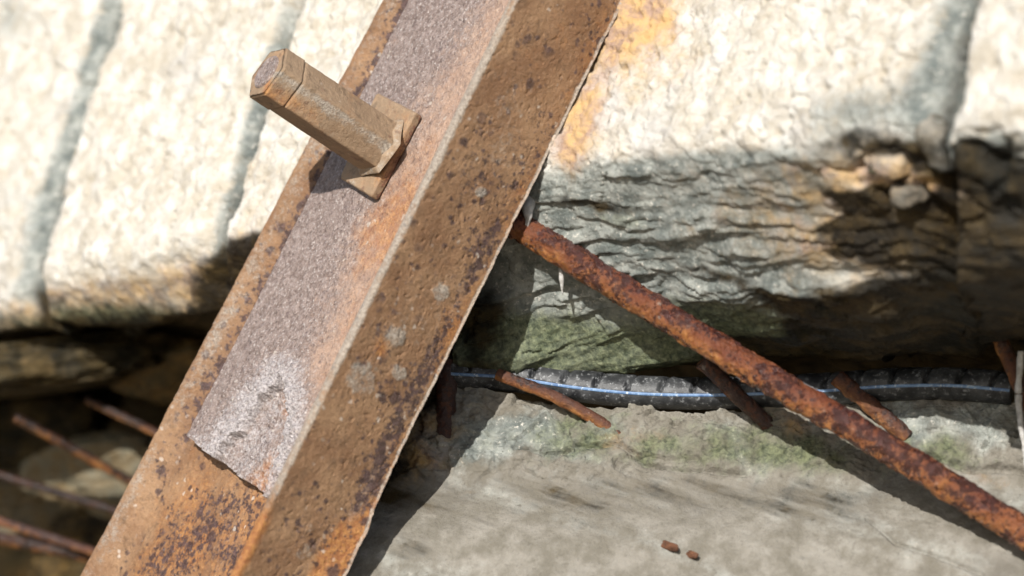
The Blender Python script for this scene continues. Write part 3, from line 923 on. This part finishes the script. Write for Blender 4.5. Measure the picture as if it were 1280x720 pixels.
# flakes of bark on the smooth footing
for (u, v, a, b, lab) in ((838, 696, 14, 5, 'larger brown flake lying on the smooth footing'), (866, 706, 10, 4, 'small dark flake next to the larger brown one')):
    c = hit(u, v, O_LOW, NL) + NL * 0.011
    me = rock_mesh(c, (a * S0, 0.0016, b * S0), np.array([nrm(E - 0.25 * J), NL, nrm(J + 0.25 * E)]), 150 + u, 0.35, 3, facets=8)
    tag(link('bark_flake', me, M_CHIP, c), lab, 'flake', 'brown flakes on the footing')

# ------------------------------------------------------------------ the steel beam: flat leg and upstanding flange
beam = empty('steel_beam', O_LEG)
tag(beam, 'heavily rusted angle-section steel beam leaning across the wall', 'steel beam')

def lineco(O, n, pa, pb):
    """extends a photo line to v=-200 .. 980 and lays it on a plane"""
    (u0, v0), (u1, v1) = pa, pb
    f = lambda v: (u0 + (u1 - u0) * (v - v0) / (v1 - v0), v)
    return hit(*f(-200), O, n), hit(*f(980), O, n)

left0, left1 = lineco(O_LEG, N, (491, 0), (113, 720))
O_BACK = O_LEG - N * T_LEG
root0, root1 = lineco(O_BACK, N, (777, 0), (421, 720))
# flange outer face: plane through the root line and N
nf_ = nrm(np.cross(root1 - root0, N))
if np.dot(nf_, W) < 0:
    nf_ = -nf_
tip0, tip1 = lineco(root0, nf_, (644, 0), (294, 720))
Hf0, Hf1 = np.dot(tip0 - root0, N), np.dot(tip1 - root1, N)
print('leg width', np.linalg.norm(root0 - left0), np.linalg.norm(root1 - left1), 'flange', Hf0, Hf1)
TF = 0.0062
NB = 1000
tb = np.linspace(0, 1, NB)[:, None]
Lft = left0 * (1 - tb) + left1 * tb
Rt = root0 * (1 - tb) + root1 * tb
# leg: closed loop  back-left -> front-left (rounded) -> front -> under flange -> back
wv = Rt - Lft
wv = wv - N * (wv @ N)[:, None]
wl = np.linalg.norm(wv, axis=1)
wd = wv / wl[:, None]
nx = 240
prof_x, prof_n = [], []
for k in range(12):
    a = math.pi * (1.0 - 0.5 * (k / 11))       # rounded left edge, front quarter
    prof_x.append(('abs', 0.0032 + 0.0032 * math.cos(a)))
    prof_n.append(-0.0032 + 0.0032 * math.sin(a))
xs = np.linspace(0.004, 1.0, nx)
def leg_loop():
    rows = []
    nn = []
    for kind, x in prof_x:
        rows.append(np.full(NB, x))
    for x in np.linspace(0, 1, nx)[1:]:
        rows.append(0.0032 + x * (wl - 0.0032 - TF * 0.7))
    n_ = prof_n + [0.0] * (nx - 1)
    for x in np.linspace(1, 0, 24):
        rows.append(x * (wl - TF * 0.7) + (1 - x) * 0.001)
        n_.append(-T_LEG)
    return np.array(rows).T, np.array(n_)
X, nn = leg_loop()
P = (Lft - N * np.sum((Lft - O_LEG) * N, 1)[:, None])[:, None] + wd[:, None] * X[..., None] + N * nn[None, :, None]
front = (nn > -0.0031)[None] * np.ones((NB, 1))
u_, v_ = proj(P)
dist_l = X * 1.0
h = 0.0007 * fbm(P, 0.02, 3, 160) + 0.0005 * fbm(P, 0.005, 4, 161, 0.6) - 0.0007 * sstep(0.15, 0.4, fbm(P, 0.004, 3, 162))
h = h + front * 0.0085 * (1 - sstep(0.005, 0.027, X)) * sstep(-0.001, 0.004, X)
P = P + N * (h * front)[..., None] + wd[:, None] * ((X < 0.004) * -0.0010 * fbm(P, 0.03, 4, 163))[..., None]
inner = sstep(0.012, 0.05, X)
low = sstep(560, 640, v_)
Rm = 0.12 + 0.15 * inner + 0.22 * low * inner + 0.35 * fbm(P, 0.03, 3, 164)
Gm = 0.30 + 0.55 * np.exp(-((X - 0.023) / 0.010) ** 2) * (1 - low) + 0.55 * inner * low - 0.3 * sstep(0.010, 0.004, X) + 0.45 * sstep(0.010, 0.022, X) * sstep(320, 0, v_) + 0.55 * fbm(P, 0.04, 3, 165)  # dark line beside the plate is shade painted into the groove
Bm = 0.40 * np.exp(-((X - 0.010) / 0.009) ** 2) + 0.30 * fbm(P, 0.03, 3, 166)
Am = 0.25 * np.exp(-((X - 0.023) / 0.009) ** 2) * (1 - low) + 0.3 * blob(u_, v_, 285, 670, 40, 50) + 0.2 * fbm(P, 0.02, 3, 167)
me = new_mesh('web', P, grid_faces(NB, P.shape[1], True), np.stack([Rm, Gm, Bm, Am], -1))
link('web', me, M_RUST, None, beam)

# flange: loop  inner root -> inner face -> rounded tip -> outer face -> outer root
Hf = (Hf0 * (1 - tb) + Hf1 * tb)[:, 0]
wn_ = wd                                          # towards the right
no = 190
Y, Xo = [], []
for x in np.linspace(0, 1, 30):                   # inner face
    Y.append(T_LEG + x * (Hf - T_LEG - 0.0022)); Xo.append(-TF)
for k in range(1, 12):                            # tip, softly rounded
    a = math.pi * k / 12
    Y.append(Hf - 0.0022 + 0.0022 * math.sin(a) ** 0.6); Xo.append(-TF / 2 - TF / 2 * math.cos(a))
for x in np.linspace(1, 0, no):                   # outer face
    Y.append(x * (Hf - 0.0022)); Xo.append(0.0)
for k in range(1, 8):                             # the thin ragged lip at the root
    Y.append(np.zeros(NB) - 0.0006 * k / 7); Xo.append(0.0016 * math.sin(math.pi * k / 8))
Y.append(np.zeros(NB) - 0.0008); Xo.append(-TF * 0.5)
Y = np.array(Y).T
Xo = np.array(Xo)[None] * np.ones((NB, 1))
P = Rt[:, None] + N * Y[..., None] + wn_[:, None] * Xo[..., None]
outer = (np.arange(P.shape[1]) >= 38)[None] * np.ones((NB, 1))
u_, v_ = proj(P)
h = 0.0010 * fbm(P, 0.03, 3, 170) + 0.0005 * fbm(P, 0.006, 4, 171, 0.6) - 0.0005 * sstep(0.2, 0.45, fbm(P, 0.0035, 3, 172))
# blisters and round crusts
spots = [(550, 365, 12), (492, 421, 15), (497, 466, 12), (452, 474, 24), (384, 660, 10), (380, 688, 13), (600, 240, 8)]
cr = np.zeros_like(u_)
for (cu, cv, r) in spots:
    cr = np.maximum(cr, sstep(1.05, 0.6, np.hypot((u_ - cu) * 1.0, (v_ - cv) * 0.92) / r + 0.55 * fbm(P, 0.007, 4, 173)))
h = h + 0.0004 * cr
edge_d = Y                                         # distance from the root edge
rag = np.exp(-(np.clip(edge_d, 0, 1) / 0.004) ** 2)
P = P + wn_[:, None] * (h * outer)[..., None] + N * (rag * (0.0013 * fbm(P, 0.012, 5, 174, 0.6)))[..., None]
flare = np.clip(1 - edge_d / 0.022, 0, 1) ** 1.3 * sstep(600, 700, v_ + 0.35 * (u_ - 430)) * 0.0050
P = P + wn_[:, None] * (flare * outer)[..., None]
# lower end of the flange bent out to catch sun; orange paints it sunlit
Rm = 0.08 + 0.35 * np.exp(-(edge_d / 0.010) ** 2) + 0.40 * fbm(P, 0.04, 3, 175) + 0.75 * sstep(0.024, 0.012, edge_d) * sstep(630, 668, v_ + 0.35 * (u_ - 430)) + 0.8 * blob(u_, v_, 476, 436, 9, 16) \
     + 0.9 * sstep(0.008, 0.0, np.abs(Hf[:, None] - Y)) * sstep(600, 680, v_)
Gm = 0.42 + 0.75 * np.exp(-((edge_d - 0.008) / 0.006) ** 2) * sstep(180, 420, v_) * sstep(650, 620, v_) + 0.75 * fbm(P, 0.045, 3, 176) - 0.35 * sstep(0.016, 0.003, np.abs(Hf[:, None] - Y))
Bm = 0.26 * fbm(P, 0.02, 3, 177) + 0.30 * blob(u_, v_, 620, 170, 70, 120, 27) + 0.28 * blob(u_, v_, 520, 400, 60, 90, 27) + 0.42 * cr + 0.62 * sstep(0.0035, 0.001, np.abs(Hf[:, None] - Y)) * sstep(660, 600, v_) + 0.6 * sstep(0.0015, 0.0, edge_d)  # pale lines at tip and root paint sunlit edges
Am = 0.35 * np.exp(-((edge_d - 0.008) / 0.006) ** 2) * sstep(180, 420, v_) + 0.25 * fbm(P, 0.03, 3, 178)
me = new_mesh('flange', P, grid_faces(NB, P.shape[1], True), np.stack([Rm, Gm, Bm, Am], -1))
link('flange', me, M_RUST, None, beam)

# ------------------------------------------------------------------ flat plate lying on the leg
TP = 0.0090
O_PL = O_LEG + N * TP
pl0, pl1 = lineco(O_PL, N, (511, 0), (235, 546))
endL = hit(235, 546, O_PL, N)
endR = hit(352, 634, O_PL, N)
topL = pl0
shift = endR - endL
ncol = 230
nrow = 900
rr = np.linspace(0, 1, nrow)[:, None]
cc = np.linspace(0, 1, ncol)
Lp = topL * (1 - rr) + endL * rr
wp = W * np.linalg.norm(shift) * 1.02
Rp0 = topL + W * np.dot(shift, W)
Rp = Rp0 * (1 - rr) + endR * rr
P = Lp[:, None] * (1 - cc[None, :, None]) + Rp[:, None] * cc[None, :, None]
u_, v_ = proj(P)
h = 0.0004 * fbm(P, 0.02, 3, 180) + 0.0007 * fbm(P, 0.0042, 3, 182, 0.6)
# delaminating skin at the end: a torn thick crust and, inside the tear, a lower layer
poly = np.array([(359, 474), (351, 487), (331, 502), (322, 520), (309, 542), (298, 547), (284, 567), (270, 576), (290, 605), (335, 640), (349, 590), (363, 548), (366, 505)], float)
uw = u_ + 7 * fbm(P, 0.010, 4, 183, 0.6)
vw = v_ + 7 * fbm(P, 0.010, 4, 184, 0.6)
inside = np.zeros(u_.shape, bool)
dpl = np.full(u_.shape, 1e9)
for k in range(len(poly)):
    (x0, y0), (x1, y1) = poly[k], poly[(k + 1) % len(poly)]
    cond = ((y0 > vw) != (y1 > vw)) & (uw < (x1 - x0) * (vw - y0) / (y1 - y0 + 1e-9) + x0)
    inside ^= cond
    t = np.clip(((uw - x0) * (x1 - x0) + (vw - y0) * (y1 - y0)) / ((x1 - x0) ** 2 + (y1 - y0) ** 2), 0, 1)
    dpl = np.minimum(dpl, np.hypot(uw - x0 - t * (x1 - x0), vw - y0 - t * (y1 - y0)))
sdp = np.where(inside, -dpl, dpl)                  # pixels outside the tear
hole = sstep(1.5, -1.5, sdp)
zone = np.exp(-(np.clip(sdp, 0, 999) / 42.0) ** 2) * (1 - hole)
zone = zone * sstep(70, 10, u_ - 355)
rough_c = fbm(P, 0.007, 4, 186, 0.65, True)
h = h + zone * (0.0034 + 0.0040 * rough_c + 0.0022 * fbm(P, 0.018, 3, 193)) + hole * (-0.0014 + 0.0050 * fbm(P, 0.02, 4, 187) + 0.0012 * rough_c)
crust = zone
edgew = np.minimum(cc[None] * 0.07, 1)
P = P + N * h[..., None]
# ragged end
endrag = sstep(0.985, 1.0, rr) * 0.0016
P = P + A * (endrag * fbm(P, 0.01, 4, 188))[..., None]
Am = 0.98 - 0.62 * sstep(0.15, 0.85, cc[None] + 0.25 * fbm(P, 0.04, 4, 189)) + 0.6 * zone + 0.25 * hole
Rm = 0.06 + 0.20 * sstep(0.45, 0.9, cc[None]) + 0.25 * fbm(P, 0.03, 3, 190) + 1.2 * blob(u_, v_, 338, 608, 22, 26, 20) + 0.6 * blob(u_, v_, 357, 508, 9, 13) \
     + 0.45 * blob(u_, v_, 490, 275, 40, 90, 27) - 0.5 * zone
Gm = 0.05 + 0.35 * fbm(P, 0.04, 3, 191) + 0.35 * np.exp(-(sdp / 2.5) ** 2)
Bm = 0.72 * zone + 0.46 * hole + 0.15 * fbm(P, 0.02, 3, 192)
mk = np.stack([Rm, Gm, Bm, Am], -1)
# skirt: sides and end go down to the leg
dn_ = 0.0003
def skirt(Pin, mkin):
    Pn = [Pin]
    lo = Pin - N * (np.sum((Pin - O_LEG) * N, -1, keepdims=True) + dn_)
    return lo
bot_end = P[-1:] - N * (np.sum((P[-1:] - O_LEG) * N, -1, keepdims=True)) - N * dn_
P = np.concatenate([P, P[-1:] * 0.5 + bot_end * 0.5 - A * 0.0004, bot_end], 0)
dmk = mk[-1:].copy(); dmk[..., 3] = 0; dmk[..., 1] = 0.8
mk = np.concatenate([mk, dmk, dmk], 0)
lcol = P[:, :1] - N * (np.sum((P[:, :1] - O_LEG) * N, -1, keepdims=True)) - N * dn_
rcol = P[:, -1:] - N * (np.sum((P[:, -1:] - O_LEG) * N, -1, keepdims=True)) - N * dn_
P = np.concatenate([lcol, P, rcol], 1)
mk = np.concatenate([mk[:, :1], mk, mk[:, -1:]], 1)
pl = link('flat_steel_plate', new_mesh('flat_steel_plate', P, grid_faces(*P.shape[:2]), mk), M_PLATE, endL)
tag(pl, 'mauve-grey scaled steel plate on the beam with a flaking lower end', 'steel plate')

# ------------------------------------------------------------------ bolt: washer, long hexagon nut, rod
bolt_at = hit(474, 190, O_PL, N)
bolt = empty('anchor_bolt', bolt_at)
tag(bolt, 'brown rusted bolt with a long hexagonal nut on a square washer', 'bolt')
TWS = 0.0062
O_WS = O_PL + N * (TWS + 0.0004)
wc = np.array([hit(*p, O_WS, N) for p in ((470, 115), (519, 140), (463, 246), (424, 222))])

def bevelled_prism(loop, direction, length, bev, seg=2, cuts=10, name='prism', mask=(0, 0, 0, 0), amp=0.0003, seed=0, fine=26):
    """polygon swept along direction, rounded at its long edges, subdivided and roughened"""
    loop = np.asarray(loop)
    c = loop.mean(0)
    pts = []
    m = len(loop)
    for i in range(m):
        p, q, r = loop[i - 1], loop[i], loop[(i + 1) % m]
        a, b = nrm(p - q), nrm(r - q)
        s_, e_ = q + a * bev, q + b * bev
        for t in np.linspace(0, 1, 5):
            pts.append((1 - t) ** 2 * s_ + 2 * t * (1 - t) * q + t * t * e_)
        nxt_ = r - b * 0 + nrm(q - r) * bev
        for t in np.linspace(0, 1, fine)[1:-1]:
            pts.append(e_ * (1 - t) + nxt_ * t)
    pts = np.array(pts)
    ln = np.linspace(0, 1, max(6, int(length / 0.0012)))
    rows = [c + (pts - c) * 0.02, c + (pts - c) * 0.5, c + (pts - c) * (1 - bev / np.linalg.norm(loop[0] - c) * 0.9)]
    for t in ln:
        rows.append(pts + direction * length * (0.02 + 0.96 * t) if 0 < t < 1 else pts + direction * (bev * 0.7 if t == 0 else length - bev * 0.7))
    for f in np.concatenate([[1 - bev / np.linalg.norm(loop[0] - c) * 0.9], np.linspace(0.95, 0.02, 14)]):
        rows.append(c + (pts - c) * f + direction * length)
    P = np.array(rows)
    cen = c + direction * length * 0.5
    P = P + nrm(P - cen - direction * ((P - cen) @ direction)[..., None] * 0.8) * (amp * fbm(P, 0.012, 4, seed) + amp * 0.5 * fbm(P, 0.003, 3, seed + 1))[..., None]
    return P

def prism_obj(name, P, mk, mat, parent):
    me = new_mesh(name, P, grid_faces(P.shape[0], P.shape[1], True), mk)
    return link(name, me, mat, None, parent)

Pw = bevelled_prism(wc - N * TWS, N, TWS, 0.0016, amp=0.0005, seed=300)
u_, v_ = proj(Pw)
side_w = np.exp(-(((Pw - O_PL) @ N) / (TWS * 0.75)) ** 4)
mk = np.stack([0.18 + 0.3 * blob(u_, v_, 500, 200, 40, 50), 0.30 + 0.7 * side_w * (u_ > 470), 0.35 * blob(u_, v_, 440, 225, 18, 18), 0.15 + 0 * u_], -1)
prism_obj('washer', Pw, mk, M_NUT, bolt)

# nut axis leans a touch upwards from the plate normal
NA = nrm(N + 0.075 * A - 0.20 * W)
NX = nrm(A - NA * np.dot(A, NA))
NY = nrm(np.cross(NX, NA))
if np.dot(NY, W) < 0:
    NY = -NY
nb0 = hit(478, 186, O_WS, N)
def hexloop(r, o, ph0=15):
    return np.array([o + r * (NX * math.cos(math.radians(ph0 + 60 * k)) + NY * math.sin(math.radians(ph0 + 60 * k))) for k in range(6)])
tipc = None
# length from the photo: the tip face is centred on (333, 100)
best = min(np.linspace(0.05, 0.14, 400), key=lambda L: abs(proj(nb0 + NA * L)[0] - 334))
print('nut length', best, proj(nb0 + NA * best))
LN = best
RH = 0.0162
Pn = bevelled_prism(hexloop(RH, nb0), NA, LN - 0.0135, 0.0011, amp=0.00045, seed=310)
u_, v_ = proj(Pn)
def nutmask(P, u_, v_):
    q = P - nb0
    ang = np.degrees(np.arctan2(q @ NY, q @ NX)) % 360
    low = sstep(70, 85, ang) * sstep(150, 130, ang)            # the face turned to the lower right
    s = (q @ NA) / LN
    Rm = 0.14 + 0.30 * fbm(P, 0.02, 3, 320) + 0.5 * low * sstep(0.35, 0.9, s) * sstep(95, 125, ang)
    Gm = 0.18 + 0.5 * fbm(P, 0.02, 3, 321) * low
    Bm = 0.62 * low * sstep(122, 84, ang) + 0.25 * fbm(P, 0.02, 3, 322) * low + 0.28 * sstep(0.12, 0.0, s)
    return np.stack([Rm, Gm, Bm, 0 * s], -1)
prism_obj('coupling_nut', Pn, nutmask(Pn, u_, v_), M_NUT, bolt)
o2 = nb0 + NA * (LN - 0.0140)
Ph = bevelled_prism(hexloop(RH * 1.03, o2), NA, 0.0140, 0.0013, amp=0.0004, seed=330)
mk = nutmask(Ph, *proj(Ph))
tipf = sstep(0.0120, 0.0138, (Ph - o2) @ NA)
mk[..., 0] += 0.12 * tipf
endnut = prism_obj('end_nut', Ph, mk, M_NUT, bolt)
# rod end: a slightly proud disc in a groove
o3 = nb0 + NA * (LN - 0.0006)
ph = np.linspace(0, 2 * np.pi, 64, endpoint=False)
cdir = NX[None] * np.cos(ph)[:, None] + NY[None] * np.sin(ph)[:, None]
rows = [o3 - NA * 0.003 + cdir * 0.0098, o3 + NA * 0.0012 + cdir * 0.0098, o3 + NA * 0.0019 + cdir * 0.0090] + [o3 + NA * (0.0018 - 0.0004 * (1 - f)) + cdir * 0.0088 * f for f in np.linspace(0.95, 0.02, 14)]
P = np.array(rows)
P[3:] += NA * (0.0007 * fbm(P[3:], 0.004, 3, 340))[..., None]
mk = np.zeros(P.shape[:2] + (4,)); mk[..., 3] = 0.75; mk[..., 2] = 0.25
prism_obj('rod_end', P, mk, M_PLATE, bolt)
# crust of old mastic round the foot of the nut
rows = []
for i, f in enumerate(np.linspace(0, 1, 14)):
    r_ = RH * (1.0 + 0.16 * (1 - f)) * (1 + 0.07 * perlin(np.stack([np.cos(ph) * 1.6, np.sin(ph) * 1.6, 0 * ph + 3.3 + 0.2 * f], -1)))
    sq = np.cos(np.radians(30)) / np.cos((np.degrees(ph) - 15) % 60 * math.pi / 180 - math.radians(30))
    hgt = 0.0030 * f ** 0.7 * (1 + 0.55 * perlin(np.stack([np.cos(ph) * 2.1, np.sin(ph) * 2.1, 0 * ph + 9.1], -1)))
    rows.append(nb0 + cdir * (r_ * sq * (1.02 if f < 1 else 0.97))[:, None] + NA[None] * (hgt + 0.0004)[:, None])
P = np.array(rows)
mk = np.zeros(P.shape[:2] + (4,)); mk[..., 2] = 0.40; mk[..., 0] = 0.12; mk[..., 1] = 0.2
prism_obj('mastic_collar', P, mk, M_NUT, bolt)
# shank through the plate into the wall
me, *_ = tube([nb0 + NA * 0.002, nb0 - N * 0.05], 0.0095, 0.004, 24)
link('shank', me, M_RUST, None, bolt)

for o in bpy.data.objects:
    if '_base' in o:
        del o['_base']
